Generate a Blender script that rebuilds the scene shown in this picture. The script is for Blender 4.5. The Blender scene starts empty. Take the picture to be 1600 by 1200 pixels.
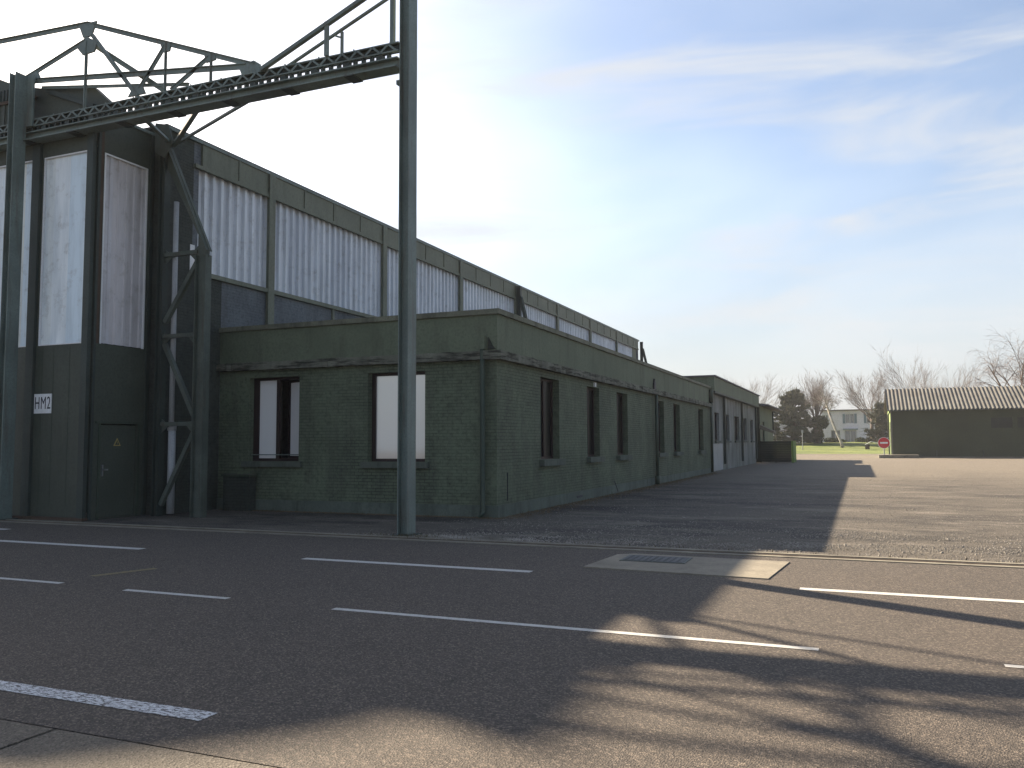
import bpy, math, random
from mathutils import Vector, Matrix
R = math.radians
random.seed(11)
scene = bpy.context.scene
C = scene.collection

# ------------------------------------------------------------------ camera
yaw, pit, rol = 0.391214, 0.0698661, -0.0045122
fw = Vector((-math.sin(yaw)*math.cos(pit), math.cos(yaw)*math.cos(pit), math.sin(pit)))
rt = Vector((math.cos(yaw), math.sin(yaw), 0)); up = rt.cross(fw)
r2 = rt*math.cos(rol) + up*math.sin(rol); u2 = r2.cross(fw)
cd = bpy.data.cameras.new('camera'); cam = bpy.data.objects.new('camera', cd); C.objects.link(cam)
cam.matrix_world = Matrix(((r2.x, u2.x, -fw.x, 0), (r2.y, u2.y, -fw.y, 0), (r2.z, u2.z, -fw.z, 1.65), (0, 0, 0, 1)))
cd.sensor_width = 36; cd.lens = 36*1312.7/1600; cd.clip_end = 5000; cd.clip_start = 0.05
scene.camera = cam

# ------------------------------------------------------------------ light
SUN_AZ, SUN_EL = 62.5, 31.1          # azimuth measured from +Y towards -X
world = bpy.data.worlds.new('World'); scene.world = world; world.use_nodes = True
wn, wl = world.node_tree.nodes, world.node_tree.links
bg = wn['Background']
sky = wn.new('ShaderNodeTexSky'); sky.sky_type = 'NISHITA'; sky.sun_disc = False
sky.sun_elevation = R(SUN_EL); sky.sun_rotation = R(-SUN_AZ)
sky.air_density = 1.0; sky.dust_density = 2.0; sky.ozone_density = 1.6; sky.altitude = 100
tc = wn.new('ShaderNodeTexCoord')
def wnoise(rot, scl, scale, det, dist, p0, p1, hi):
    mp = wn.new('ShaderNodeMapping'); mp.inputs['Rotation'].default_value = tuple(R(v) for v in rot); mp.inputs['Scale'].default_value = scl
    wl.new(tc.outputs['Generated'], mp.inputs['Vector'])
    n1 = wn.new('ShaderNodeTexNoise'); n1.inputs['Scale'].default_value = scale; n1.inputs['Detail'].default_value = det; n1.inputs['Roughness'].default_value = 0.55; n1.inputs['Distortion'].default_value = dist
    wl.new(mp.outputs[0], n1.inputs['Vector'])
    mr = wn.new('ShaderNodeMapRange'); mr.interpolation_type = 'SMOOTHSTEP'; mr.inputs['From Min'].default_value = p0; mr.inputs['From Max'].default_value = p1; mr.inputs['To Max'].default_value = hi
    wl.new(n1.outputs['Fac'], mr.inputs['Value']); return mr.outputs['Result']
def wmix(fac, a, b):
    x = wn.new('ShaderNodeMix'); x.data_type = 'RGBA'
    wl.new(fac, x.inputs['Factor']); wl.new(a, x.inputs['A'])
    if hasattr(b, 'is_linked'): wl.new(b, x.inputs['B'])
    else: x.inputs['B'].default_value = (*b, 1)
    return x.outputs['Result']
# low haze near the horizon, a broad milky veil and finer cirrus bands
sz = wn.new('ShaderNodeSeparateXYZ'); wl.new(tc.outputs['Generated'], sz.inputs[0])
hz = wn.new('ShaderNodeMapRange'); hz.interpolation_type = 'SMOOTHSTEP'; hz.inputs['From Min'].default_value = 0.34; hz.inputs['From Max'].default_value = -0.02; hz.inputs['To Max'].default_value = 0.85
wl.new(sz.outputs['Z'], hz.inputs['Value'])
HAZE = (3.1, 3.28, 3.48)
c0 = wmix(hz.outputs['Result'], sky.outputs['Color'], HAZE)
hs = wn.new('ShaderNodeHueSaturation'); hs.inputs['Saturation'].default_value = 0.65; hs.inputs['Value'].default_value = 1.2
wl.new(c0, hs.inputs['Color'])
c1 = wmix(wnoise((5, -4, 20), (1, 1, 2.4), 1.5, 4, .2, .38, .68, .55), c0, hs.outputs['Color'])
c2 = wmix(wnoise((10, -7, 35), (1.2, 1.2, 7), 2.3, 10, .7, .46, .74, .8), c1, (4.3, 4.4, 4.5))
wl.new(c2, bg.inputs['Color'])
bg.inputs['Strength'].default_value = 0.055
sd = bpy.data.lights.new('sun', 'SUN'); sd.energy = 5.0; sd.angle = R(0.55); sd.color = (1, .825, .61)
so = bpy.data.objects.new('sun', sd); C.objects.link(so); so.location = (-60, 40, 60)
dirv = Vector((-math.sin(R(SUN_AZ))*math.cos(R(SUN_EL)), math.cos(R(SUN_AZ))*math.cos(R(SUN_EL)), math.sin(R(SUN_EL))))
so.rotation_euler = dirv.to_track_quat('Z', 'Y').to_euler()
scene.view_settings.view_transform = 'Standard'; scene.view_settings.look = 'None'
scene.view_settings.gamma = 1; scene.view_settings.exposure = 1.8
scene.render.engine = 'CYCLES'

# ------------------------------------------------------------------ materials
def nodes(name):
    m = bpy.data.materials.new(name); m.use_nodes = True
    nt = m.node_tree; return m, nt.nodes, nt.links, nt.nodes['Principled BSDF']
def mixc(nn, ll, fac, a, b, mode='MIX'):
    x = nn.new('ShaderNodeMix'); x.data_type = 'RGBA'; x.blend_type = mode
    for k, v in (('Factor', fac), ('A', a), ('B', b)):
        if hasattr(v, 'is_linked'): ll.new(v, x.inputs[k])
        else: x.inputs[k].default_value = v if k == 'Factor' else (*v, 1)
    return x.outputs['Result']
def noise(nn, ll, vec, scale, detail=4, rough=.5, lo=None, hi=None):
    n = nn.new('ShaderNodeTexNoise'); n.inputs['Scale'].default_value = scale; n.inputs['Detail'].default_value = detail; n.inputs['Roughness'].default_value = rough
    ll.new(vec, n.inputs['Vector'])
    if lo is None: return n.outputs['Fac']
    r = nn.new('ShaderNodeMapRange'); r.inputs['From Min'].default_value = lo; r.inputs['From Max'].default_value = hi
    ll.new(n.outputs['Fac'], r.inputs['Value']); return r.outputs['Result']
def mapped(nn, ll, scale=(1, 1, 1), pos=None):
    g = nn.new('ShaderNodeNewGeometry'); m = nn.new('ShaderNodeMapping'); m.inputs['Scale'].default_value = scale
    ll.new(g.outputs['Position'] if pos is None else pos, m.inputs['Vector']); return m.outputs[0]
def mul(nn, ll, a, k, op='MULTIPLY'):
    x = nn.new('ShaderNodeMath'); x.operation = op; x.use_clamp = False
    for i, v in enumerate((a, k)):
        if hasattr(v, 'is_linked'): ll.new(v, x.inputs[i])
        else: x.inputs[i].default_value = v
    return x.outputs[0]
def bump(nn, ll, bs, h, strength, dist=.01):
    b = nn.new('ShaderNodeBump'); b.inputs['Strength'].default_value = strength; b.inputs['Distance'].default_value = dist
    ll.new(h, b.inputs['Height']); ll.new(b.outputs[0], bs.inputs['Normal'])
def sc(c, k): return tuple(v*k for v in c)

def paint(name, col, rough=.6, var=.25, stain=None, amt=.5, scale=2.2, streak=6, zs=.45, metal=0, bmp=.15, lo=.52, hi=.75, spec=.3):
    """weathered paint: broad tone change, fine grain, streaky stains"""
    m, nn, ll, bs = nodes(name)
    v = mapped(nn, ll)
    c = mixc(nn, ll, noise(nn, ll, v, scale*.5, 5, .6, .3, .7), sc(col, 1-var), sc(col, 1+var))
    c = mixc(nn, ll, noise(nn, ll, v, scale*14, 3, .6, .45, .8), c, sc(col, .7))
    if stain:
        vs = mapped(nn, ll, (streak, streak, zs))
        c = mixc(nn, ll, mul(nn, ll, noise(nn, ll, vs, scale*.8, 6, .65, lo, hi), amt), c, stain)
    ll.new(c, bs.inputs['Base Color']); bs.inputs['Roughness'].default_value = rough; bs.inputs['Metallic'].default_value = metal
    bs.inputs['Specular IOR Level'].default_value = spec
    if bmp: bump(nn, ll, bs, noise(nn, ll, v, scale*18, 4, .6), bmp, .01)
    return m

def brick(name, col, col2, stain, mortar, rough=.75):
    m, nn, ll, bs = nodes(name)
    g = nn.new('ShaderNodeNewGeometry'); s = nn.new('ShaderNodeSeparateXYZ'); ll.new(g.outputs['Position'], s.inputs[0])
    a = nn.new('ShaderNodeMath'); a.operation = 'ADD'; ll.new(s.outputs['X'], a.inputs[0]); ll.new(s.outputs['Y'], a.inputs[1])
    cb = nn.new('ShaderNodeCombineXYZ'); ll.new(a.outputs[0], cb.inputs['X']); ll.new(s.outputs['Z'], cb.inputs['Y'])
    b = nn.new('ShaderNodeTexBrick'); ll.new(cb.outputs[0], b.inputs['Vector'])
    b.inputs['Scale'].default_value = 1; b.inputs['Brick Width'].default_value = .235; b.inputs['Row Height'].default_value = .075
    b.inputs['Mortar Size'].default_value = .007; b.inputs['Mortar Smooth'].default_value = .4
    b.inputs['Color1'].default_value = (*col, 1); b.inputs['Color2'].default_value = (*col2, 1); b.inputs['Mortar'].default_value = (*mortar, 1)
    v = mapped(nn, ll)
    c = mixc(nn, ll, noise(nn, ll, v, .8, 5, .6, .35, .75), b.outputs['Color'], sc(col, 1.35))
    c = mixc(nn, ll, mul(nn, ll, noise(nn, ll, v, 9, 5, .75, .48, .70), .75), c, sc(col, .45))
    c = mixc(nn, ll, mul(nn, ll, noise(nn, ll, v, 14, 4, .75, .56, .75), .6), c, sc(col, 1.7))
    vs = mapped(nn, ll, (3, 3, .5))
    c = mixc(nn, ll, mul(nn, ll, noise(nn, ll, vs, .9, 6, .65, .5, .75), .55), c, stain)
    ll.new(c, bs.inputs['Base Color']); bs.inputs['Roughness'].default_value = rough; bs.inputs['Specular IOR Level'].default_value = .25
    inv = mul(nn, ll, 1.0, b.outputs['Fac'], 'SUBTRACT')
    h = mul(nn, ll, inv, mul(nn, ll, noise(nn, ll, v, 30, 4, .6), .5), 'ADD')
    bump(nn, ll, bs, h, .9, .012)
    return m

GREEN = (.060, .078, .052); DGREEN = (.040, .055, .043); STEEL = (.072, .092, .084)
M = {}
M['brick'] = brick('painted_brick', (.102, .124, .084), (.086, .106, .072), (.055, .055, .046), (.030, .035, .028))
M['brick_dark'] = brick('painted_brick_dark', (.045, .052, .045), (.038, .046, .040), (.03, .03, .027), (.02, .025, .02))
M['slate'] = brick('grey_block', (.118, .135, .148), (.105, .12, .132), (.08, .085, .085), (.085, .09, .10))
M['render'] = paint('green_render', (.122, .146, .100), .75, .18, (.05, .055, .038), .6, 1.2, 2.5)
M['plinth'] = paint('plinth_render', (.10, .12, .10), .8, .25, (.035, .04, .03), .7, 2, 2)
M['cornice'] = paint('mossy_concrete', (.15, .155, .125), .9, .35, (.030, .030, .024), .95, 3, .7, zs=6, bmp=.6, lo=.46, hi=.62)
M['coping'] = paint('coping_concrete', (.15, .155, .115), .85, .25, (.04, .04, .03), .8, 2, 1.5, bmp=.3)
M['steel'] = paint('green_steel', sc(STEEL, 1.9), .55, .28, (.085, .058, .038), .75, 2, 5, bmp=.05, spec=.45)
M['steel_frame'] = paint('frame_steel', (.078, .094, .080), .6, .3, (.06, .045, .03), .6, 2.5, 5, bmp=.1)
M['steel_dark'] = paint('dark_steel', (.040, .052, .046), .55, .25, (.05, .032, .02), .5, 2, 5, bmp=.05)
M['fascia'] = paint('green_sheet', (.15, .165, .125), .6, .15, (.06, .065, .045), .5, 1.2, 3)
M['sheet_green'] = paint('door_sheet', (.056, .066, .052), .55, .18, (.085, .09, .070), .35, 1.5, 7)
M['rust'] = paint('rusty_steel', (.075, .050, .035), .8, .3, (.03, .03, .025), .7, 3, 5)
M['brown'] = paint('maroon_frame', (.022, .012, .012), .5, .25, (.02, .012, .012), .5, 3, 3, bmp=0)
M['sill'] = paint('sill_concrete', (.095, .11, .09), .85, .25, (.03, .035, .028), .8, 3, 2)
M['pipe_white'] = paint('white_pipe', (.33, .34, .35), .5, .15, (.18, .18, .17), .6, 3, 6, bmp=0)
M['pipe_green'] = paint('green_pipe', (.050, .066, .048), .55, .2, (.02, .02, .018), .6, 3, 5, bmp=0)
M['white'] = paint('white_enamel', (.72, .73, .74), .45, .05, (.4, .38, .35), .3, 4, 3, bmp=0)
M['black'] = paint('black_paint', (.02, .02, .03), .5, .1, bmp=0)
M['red'] = paint('red_enamel', (.50, .022, .035), .45, .1, bmp=0)
M['yellow'] = paint('yellow_enamel', (.36, .29, .10), .5, .1, bmp=0)
M['chrome'] = paint('worn_handle', (.45, .46, .47), .35, .1, metal=.8, bmp=0)
M['roof_felt'] = paint('roof_felt', (.05, .052, .055), .9, .2)
M['wall_pale'] = paint('worn_pale_wall', (.22, .225, .215), .8, .22, (.07, .08, .06), .8, .8, 1.8, lo=.42, hi=.62)
M['house'] = paint('cream_render', (.84, .82, .88), .85, .08, (.35, .33, .30), .4, .5, 1)
M['house_frame'] = paint('white_joinery', (.62, .63, .65), .6, .05, bmp=0)
M['shutter'] = paint('grey_blue_shutter', (.20, .27, .33), .6, .1, bmp=0)
M['house_roof'] = paint('dark_roof_edge', (.12, .115, .13), .8, .15)
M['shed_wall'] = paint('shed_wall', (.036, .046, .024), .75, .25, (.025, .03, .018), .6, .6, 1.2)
M['shed_end_lit'] = paint('shed_end_sunlit', (.24, .33, .12), .75, .1, (.15, .22, .08), .4, 1, 1.5)  # sunlit look put into the colour, far lighter than the other shed walls
M['fibro'] = paint('fibre_cement', (.115, .114, .105), .9, .25, (.10, .09, .07), .7, 1.5, 1, bmp=.3)
M['apron'] = paint('patch_concrete', (.215, .195, .155), .9, .22, (.11, .10, .08), .7, 2.2, 1, bmp=.4)
M['kerb'] = paint('kerb_concrete', (.19, .175, .14), .9, .3, (.07, .065, .055), .8, 3, 1, bmp=.4)
M['cover'] = paint('cast_iron_cover', (.085, .09, .095), .7, .25, (.05, .045, .04), .6, 6, 1, bmp=.4)
M['bark'] = paint('bark', (.13, .10, .085), .9, .3, (.05, .06, .03), .5, 4, 2, bmp=.6)
M['twig'] = paint('twig', (.20, .165, .15), .85, .2, bmp=0)
M['birch'] = paint('birch_bark', (.42, .39, .36), .8, .2, (.08, .07, .06), .8, 5, .8, lo=.5, hi=.6, bmp=.3)
M['galv'] = paint('galvanised', (.35, .36, .37), .5, .15, metal=.4, bmp=0)
M['fence_dark'] = paint('dark_screen', (.022, .028, .022), .85, .3)
M['fence_green'] = paint('bright_green_post', (.11, .19, .05), .6, .1)

def panel_mat(name, cols, pitch, rough=.35, axis='Y', off=0.0):
    """corrugated plastic sheet whose sheets differ a little in tint"""
    m, nn, ll, bs = nodes(name)
    g = nn.new('ShaderNodeNewGeometry'); s = nn.new('ShaderNodeSeparateXYZ'); ll.new(g.outputs['Position'], s.inputs[0])
    a = mul(nn, ll, s.outputs[axis], 1/pitch)
    a2 = mul(nn, ll, a, off, 'ADD')
    f = nn.new('ShaderNodeMath'); f.operation = 'FLOOR'; ll.new(a2, f.inputs[0])
    w = nn.new('ShaderNodeTexWhiteNoise'); w.noise_dimensions = '1D'; ll.new(f.outputs[0], w.inputs['W'])
    r = nn.new('ShaderNodeValToRGB'); e = r.color_ramp.elements
    e[0].color = (*cols[0], 1); e[1].color = (*cols[-1], 1)
    for i, c in enumerate(cols[1:-1]): e.new((i+1)/(len(cols)-1)).color = (*c, 1)
    ll.new(w.outputs['Value'], r.inputs['Fac'])
    v = mapped(nn, ll, (3, 3, .35))
    c = mixc(nn, ll, mul(nn, ll, noise(nn, ll, v, 1.2, 6, .65, .4, .75), .75), r.outputs['Color'], sc(cols[0], .62))
    v2 = mapped(nn, ll)
    c = mixc(nn, ll, mul(nn, ll, noise(nn, ll, v2, 3.5, 6, .75, .53, .75), .5), c, (.20, .18, .15))
    ll.new(c, bs.inputs['Base Color']); bs.inputs['Roughness'].default_value = rough
    return m
M['panel'] = panel_mat('side_sheet', [(.56, .60, .66), (.68, .72, .77), (.62, .66, .71)], 1.1)
M['panel_side'] = panel_mat('door_side_sheet', [(.52, .49, .49), (.62, .62, .66), (.57, .53, .53)], .28, axis='Y')
M['panel_front'] = panel_mat('door_front_sheet', [(.66, .79, .88), (.84, .90, .94), (.74, .77, .70)], .48, axis='X', off=.3)

def glass(name, col=(.02, .024, .03), mirror=.25, rough=.04):
    m, nn, ll, bs = nodes(name)
    bs.inputs['Base Color'].default_value = (*col, 1); bs.inputs['Roughness'].default_value = .3
    gl = nn.new('ShaderNodeBsdfGlossy'); gl.inputs['Roughness'].default_value = rough; gl.inputs['Color'].default_value = (.85, .87, .88, 1)
    ms = nn.new('ShaderNodeMixShader'); ms.inputs[0].default_value = mirror
    ll.new(bs.outputs[0], ms.inputs[1]); ll.new(gl.outputs[0], ms.inputs[2]); ll.new(ms.outputs[0], nn['Material Output'].inputs['Surface'])
    n = noise(nn, ll, mapped(nn, ll), 1.4, 2)
    b = nn.new('ShaderNodeBump'); b.inputs['Strength'].default_value = .03; ll.new(n, b.inputs['Height']); ll.new(b.outputs[0], gl.inputs['Normal'])
    return m
M['glass_dark'] = glass('dark_window_glass', (.005, .005, .006), .03)
M['glass_mirror'] = glass('reflective_window_glass', (.50, .49, .48), .28, .05)
M['glass_blind'] = glass('blind_behind_glass', (.80, .79, .78), .10, .05)
M['glass_far'] = glass('far_window_glass', (.03, .05, .055), .12)

def asphalt(name, base, light, warm, sp=.6, big=.25, bmp=.6, stain=(.03, .03, .03), patches=0):
    m, nn, ll, bs = nodes(name)
    v = mapped(nn, ll)
    c = mixc(nn, ll, noise(nn, ll, v, big, 6, .6, .3, .7), base, warm)
    c = mixc(nn, ll, mul(nn, ll, noise(nn, ll, v, 1.6, 7, .7, .45, .8), .5), c, sc(base, .7))
    if patches:
        vp = mapped(nn, ll, (.55, 1.0, 1))
        c = mixc(nn, ll, mul(nn, ll, noise(nn, ll, vp, .40, 9, .70, .49, .57), patches), c, stain)
        vq = mapped(nn, ll, (.45, 1.2, 1))
        c = mixc(nn, ll, mul(nn, ll, noise(nn, ll, vq, .6, 9, .78, .52, .64), .8), c, light)
        sp_ = nn.new('ShaderNodeSeparateXYZ'); ll.new(v, sp_.inputs[0])
        wob = mul(nn, ll, noise(nn, ll, mapped(nn, ll, (.3, .12, 1)), .5, 5, .6), 40.0)
        yy = nn.new('ShaderNodeMath'); yy.operation = 'ADD'; ll.new(sp_.outputs['Y'], yy.inputs[0]); ll.new(wob, yy.inputs[1])
        mr = nn.new('ShaderNodeMapRange'); mr.interpolation_type = 'SMOOTHSTEP'; mr.inputs['From Min'].default_value = 44; mr.inputs['From Max'].default_value = 74; mr.inputs['To Max'].default_value = .85
        ll.new(yy.outputs[0], mr.inputs['Value'])
        c = mixc(nn, ll, mr.outputs['Result'], c, (.185, .160, .125))
    vo = nn.new('ShaderNodeTexVoronoi'); vo.inputs['Scale'].default_value = 85; ll.new(v, vo.inputs['Vector'])
    sx = nn.new('ShaderNodeSeparateColor'); ll.new(vo.outputs['Color'], sx.inputs[0])
    r = nn.new('ShaderNodeMapRange'); r.inputs['From Min'].default_value = .55; r.inputs['From Max'].default_value = 1; ll.new(sx.outputs[0], r.inputs['Value'])
    c = mixc(nn, ll, mul(nn, ll, r.outputs['Result'], sp), c, light)
    r3 = nn.new('ShaderNodeMapRange'); r3.inputs['From Min'].default_value = .6; r3.inputs['From Max'].default_value = 1; ll.new(sx.outputs[1], r3.inputs['Value'])
    c = mixc(nn, ll, mul(nn, ll, r3.outputs['Result'], .7), c, sc(base, .35))
    ll.new(c, bs.inputs['Base Color']); bs.inputs['Roughness'].default_value = .85; bs.inputs['Specular IOR Level'].default_value = .35
    h = mul(nn, ll, vo.outputs['Distance'], mul(nn, ll, noise(nn, ll, v, 60, 4, .7), .6), 'ADD')
    bump(nn, ll, bs, h, bmp, .012)
    return m
M['asphalt'] = asphalt('asphalt', (.051, .045, .040), (.20, .165, .132), (.067, .056, .047), .8, .35)
M['yard'] = asphalt('worn_gravelly_asphalt', (.058, .052, .044), (.21, .185, .155), (.105, .092, .076), .6, .35, .9, (.024, .022, .021), .95)
M['slab'] = asphalt('old_concrete_slab', (.085, .074, .060), (.24, .21, .175), (.125, .108, .085), .5, .6, .6)
def line_mat(name, col, under, thr=(.42, .52), sc_=(3, 22, 1), ns=3.0):
    """worn road paint on the asphalt"""
    m, nn, ll, bs = nodes(name)
    v = mapped(nn, ll, sc_)
    f = noise(nn, ll, v, ns, 7, .75, thr[0], thr[1])
    v2 = mapped(nn, ll)
    c = mixc(nn, ll, noise(nn, ll, v2, 40, 4, .7, .35, .75), col, sc(col, .72))
    c = mixc(nn, ll, f, c, under)
    ll.new(c, bs.inputs['Base Color']); bs.inputs['Roughness'].default_value = .8
    bump(nn, ll, bs, noise(nn, ll, v2, 90, 4, .7), .5, .01)
    return m
M['line'] = line_mat('road_paint', (.52, .52, .50), (.10, .09, .085), (.50, .70))
M['line_worn'] = line_mat('worn_road_paint', (.58, .60, .62), (.075, .068, .064), (.49, .54), (4, 14, 1), 4.5)
M['line_yellow'] = line_mat('faded_yellow_paint', (.20, .16, .06), (.075, .068, .064), (.45, .6))
def grassm():
    m, nn, ll, bs = nodes('lawn')
    v = mapped(nn, ll)
    c = mixc(nn, ll, noise(nn, ll, v, .25, 6, .6, .3, .7), (.115, .165, .022), (.20, .23, .05))
    v2 = mapped(nn, ll, (.08, 1, 1))
    c = mixc(nn, ll, mul(nn, ll, noise(nn, ll, v2, .22, 5, .6, .45, .6), .6), c, (.045, .07, .02))
    c = mixc(nn, ll, mul(nn, ll, noise(nn, ll, v, 4, 5, .7, .45, .8), .5), c, (.05, .075, .02))
    ll.new(c, bs.inputs['Base Color']); bs.inputs['Roughness'].default_value = .9
    bump(nn, ll, bs, noise(nn, ll, v, 6, 6, .8), 1, .15)
    return m
M['grass'] = grassm()
def leafm(name, c1, c2):
    m, nn, ll, bs = nodes(name)
    v = mapped(nn, ll)
    c = mixc(nn, ll, noise(nn, ll, v, 1.3, 4, .6, .3, .7), c1, c2)
    ll.new(c, bs.inputs['Base Color']); bs.inputs['Roughness'].default_value = .85; bs.inputs['Specular IOR Level'].default_value = .15
    return m
M['leaf'] = leafm('evergreen_leaf', (.040, .050, .030), (.13, .125, .085))
M['ivy'] = leafm('ivy_leaf', (.022, .035, .016), (.06, .075, .03))
M['litter'] = leafm('dry_litter', (.09, .065, .04), (.16, .125, .08))
M['stone'] = leafm('loose_stone', (.13, .12, .10), (.30, .28, .25))
M['weed'] = leafm('dry_weed', (.06, .055, .025), (.11, .085, .045))

# ------------------------------------------------------------------ geometry helpers
class MB:
    def __init__(s): s.v = []; s.f = []
    def add(s, vs, fs):
        n = len(s.v); s.v += [tuple(p) for p in vs]; s.f += [tuple(i+n for i in f) for f in fs]; return s
    def box(s, x0, x1, y0, y1, z0, z1):
        vs = [(x, y, z) for z in (z0, z1) for y in (y0, y1) for x in (x0, x1)]
        return s.add(vs, [(0, 2, 3, 1), (4, 5, 7, 6), (0, 1, 5, 4), (2, 6, 7, 3), (0, 4, 6, 2), (1, 3, 7, 5)])
    def bar(s, p, q, w, h, ref=(0, 0, 1)):
        """rectangular bar p->q: w across, h along ref"""
        p, q = Vector(p), Vector(q); d = (q-p).normalized(); r = Vector(ref)
        if abs(d.dot(r)) > .98: r = Vector((0, 1, 0))
        a = d.cross(r).normalized(); b = a.cross(d).normalized()
        a = a*w/2; b = b*h/2
        vs = [c+i*a+j*b for c in (p, q) for i, j in ((-1, -1), (1, -1), (1, 1), (-1, 1))]
        return s.add(vs, [(3, 2, 1, 0), (4, 5, 6, 7), (0, 1, 5, 4), (1, 2, 6, 5), (2, 3, 7, 6), (3, 0, 4, 7)])
    def tee(s, p, q, w, t, ref=(0, 0, 1)):
        """double angle: a flat plate and an upright one"""
        s.bar(p, q, w, t, ref)
        r = Vector(ref); d = (Vector(q)-Vector(p)).normalized(); a = d.cross(r).normalized(); b = a.cross(d).normalized()
        o = -b*(w*.5+t*.5)
        return s.bar(Vector(p)+o, Vector(q)+o, t*1.6, w, ref)
    def tube(s, pts, rad, n=8, cap=True):
        pts = [Vector(p) for p in pts]; rs = rad if isinstance(rad, (list, tuple)) else [rad]*len(pts)
        base = len(s.v); ref = Vector((.31, .2, .93))
        for i, p in enumerate(pts):
            d = (pts[min(i+1, len(pts)-1)]-pts[max(i-1, 0)]).normalized()
            a = d.cross(ref)
            if a.length < .05: a = d.cross(Vector((1, 0, 0)))
            a.normalize(); b = d.cross(a)
            for k in range(n):
                t = 2*math.pi*k/n; s.v.append(tuple(p+(a*math.cos(t)+b*math.sin(t))*rs[i]))
        for i in range(len(pts)-1):
            for k in range(n):
                s.f.append((base+i*n+k, base+i*n+(k+1) % n, base+(i+1)*n+(k+1) % n, base+(i+1)*n+k))
        if cap:
            s.f.append(tuple(base+k for k in range(n))[::-1]); s.f.append(tuple(base+(len(pts)-1)*n+k for k in range(n)))
        return s
    def prism(s, poly, axis, a, b):
        """polygon (2-D) extruded along axis between a and b"""
        n = len(poly)
        def P(u, w, t): return {'x': (t, u, w), 'y': (u, t, w), 'z': (u, w, t)}[axis]
        vs = [P(u, w, a) for u, w in poly]+[P(u, w, b) for u, w in poly]
        return s.add(vs, [tuple(range(n)), tuple(range(2*n-1, n-1, -1))]+[(i, i+n, (i+1) % n+n, (i+1) % n) for i in range(n)])
    def wall(s, axis, c, u0, u1, z0, z1, holes, depth):
        """wall sheet on plane axis=c with rectangular holes (u0,u1,z0,z1) and reveals going to c+depth"""
        us = sorted({u0, u1, *[h[0] for h in holes], *[h[1] for h in holes]}); zs = sorted({z0, z1, *[h[2] for h in holes], *[h[3] for h in holes]})
        def P(u, z, d=0): return (c+d, u, z) if axis == 'x' else (u, c+d, z)
        for i in range(len(us)-1):
            for j in range(len(zs)-1):
                cu, cz = (us[i]+us[i+1])/2, (zs[j]+zs[j+1])/2
                if any(h[0] < cu < h[1] and h[2] < cz < h[3] for h in holes): continue
                s.add([P(us[i], zs[j]), P(us[i+1], zs[j]), P(us[i+1], zs[j+1]), P(us[i], zs[j+1])], [(0, 1, 2, 3)])
        for a, b, e, f in holes:
            q = [(a, e), (b, e), (b, f), (a, f)]
            for k in range(4):
                (p0, p1), (q0, q1) = q[k], q[(k+1) % 4]
                s.add([P(p0, p1), P(q0, q1), P(q0, q1, depth), P(p0, p1, depth)], [(0, 1, 2, 3)])
        return s
    def build(s, name, mat, parent=None, smooth=False):
        off = Vector((0, 0, 0)); r = parent
        while r is not None: off += r.location; r = r.parent
        me = bpy.data.meshes.new(name); me.from_pydata([tuple(Vector(p)-off) for p in s.v], [], s.f); me.update()
        me.materials.append(M[mat] if isinstance(mat, str) else mat)
        if smooth: me.polygons.foreach_set('use_smooth', [True]*len(me.polygons))
        o = bpy.data.objects.new(name, me); C.objects.link(o); o.parent = parent
        return o
def tag(o, label=None, cat=None, group=None, kind=None):
    for k, v in (('label', label), ('category', cat), ('group', group), ('kind', kind)):
        if v: o[k] = v
    return o
def thing(name, label, cat, loc, group=None):
    o = bpy.data.objects.new(name, None); C.objects.link(o); o.location = loc; o.empty_display_size = .5
    return tag(o, label, cat, group)
def box(name, mat, parent, *b): return MB().box(*b).build(name, mat, parent)
def copy_tree(o, parent=None):
    c = o.copy(); C.objects.link(c); c.parent = parent
    for ch in list(o.children): copy_tree(ch, c)
    return c

# ------------------------------------------------------------------ the ground
def sheet(name, mat, x0, x1, y0, y1, z, nx=1, ny=1, fn=None):
    mb = MB()
    for j in range(ny+1):
        for i in range(nx+1):
            x = x0+(x1-x0)*i/nx; y = y0+(y1-y0)*j/ny
            mb.v.append((x, y, z+(fn(x, y) if fn else 0)))
    for j in range(ny):
        for i in range(nx):
            a = j*(nx+1)+i; mb.f.append((a, a+1, a+nx+2, a+nx+1))
    return mb.build(name, mat)
tag(sheet('ground', 'yard', -320, 320, -120, 470, 0), kind='structure')
road = tag(sheet('road', 'asphalt', -140, 120, 3.62, 12.62, .006), kind='structure')
tag(sheet('lawn_ground', 'grass', -300, 300, 117, 460, .01, 60, 90, lambda x, y: 1.45*min(1, max(0, (y-118)/30))**1.3+.10*math.sin(x*.21+y*.13)*(y > 120)), kind='structure')
# old concrete apron nearest the camera, in slabs with open joints
ap = MB()
for x0, x1 in [(-40, -22.0), (-21.97, -13.2), (-13.17, -4.36), (-4.33, 4.6), (4.63, 13.4), (13.43, 40)]:
    ap.box(x0, x1, -30, 3.595, -.10, .012)
tag(ap.build('concrete_apron', 'slab'), kind='structure')
def strip(x0, x1, y0, y1, mat='line', z=.010, name='white_line', skew=0.0):
    mb = MB(); mb.add([(x0, y0, z), (x1, y0, z), (x1+skew, y1, z), (x0+skew, y1, z)], [(0, 1, 2, 3)])
    return mb.build(name, mat, road)
strip(-22, -10.48, 10.05, 10.22); strip(-7.42, -3.92, 10.05, 10.20); strip(-.67, 9, 9.96, 10.11)
strip(-14.5, -8.82, 7.27, 7.36); strip(-7.74, -6.27, 7.20, 7.29); strip(-4.90, -.35, 7.14, 7.23); strip(.93, 8, 7.13, 7.21)
strip(-30, -15.4, 11.45, 11.62)
strip(-14, -3.68, 4.02, 4.18, 'line_worn')
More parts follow.
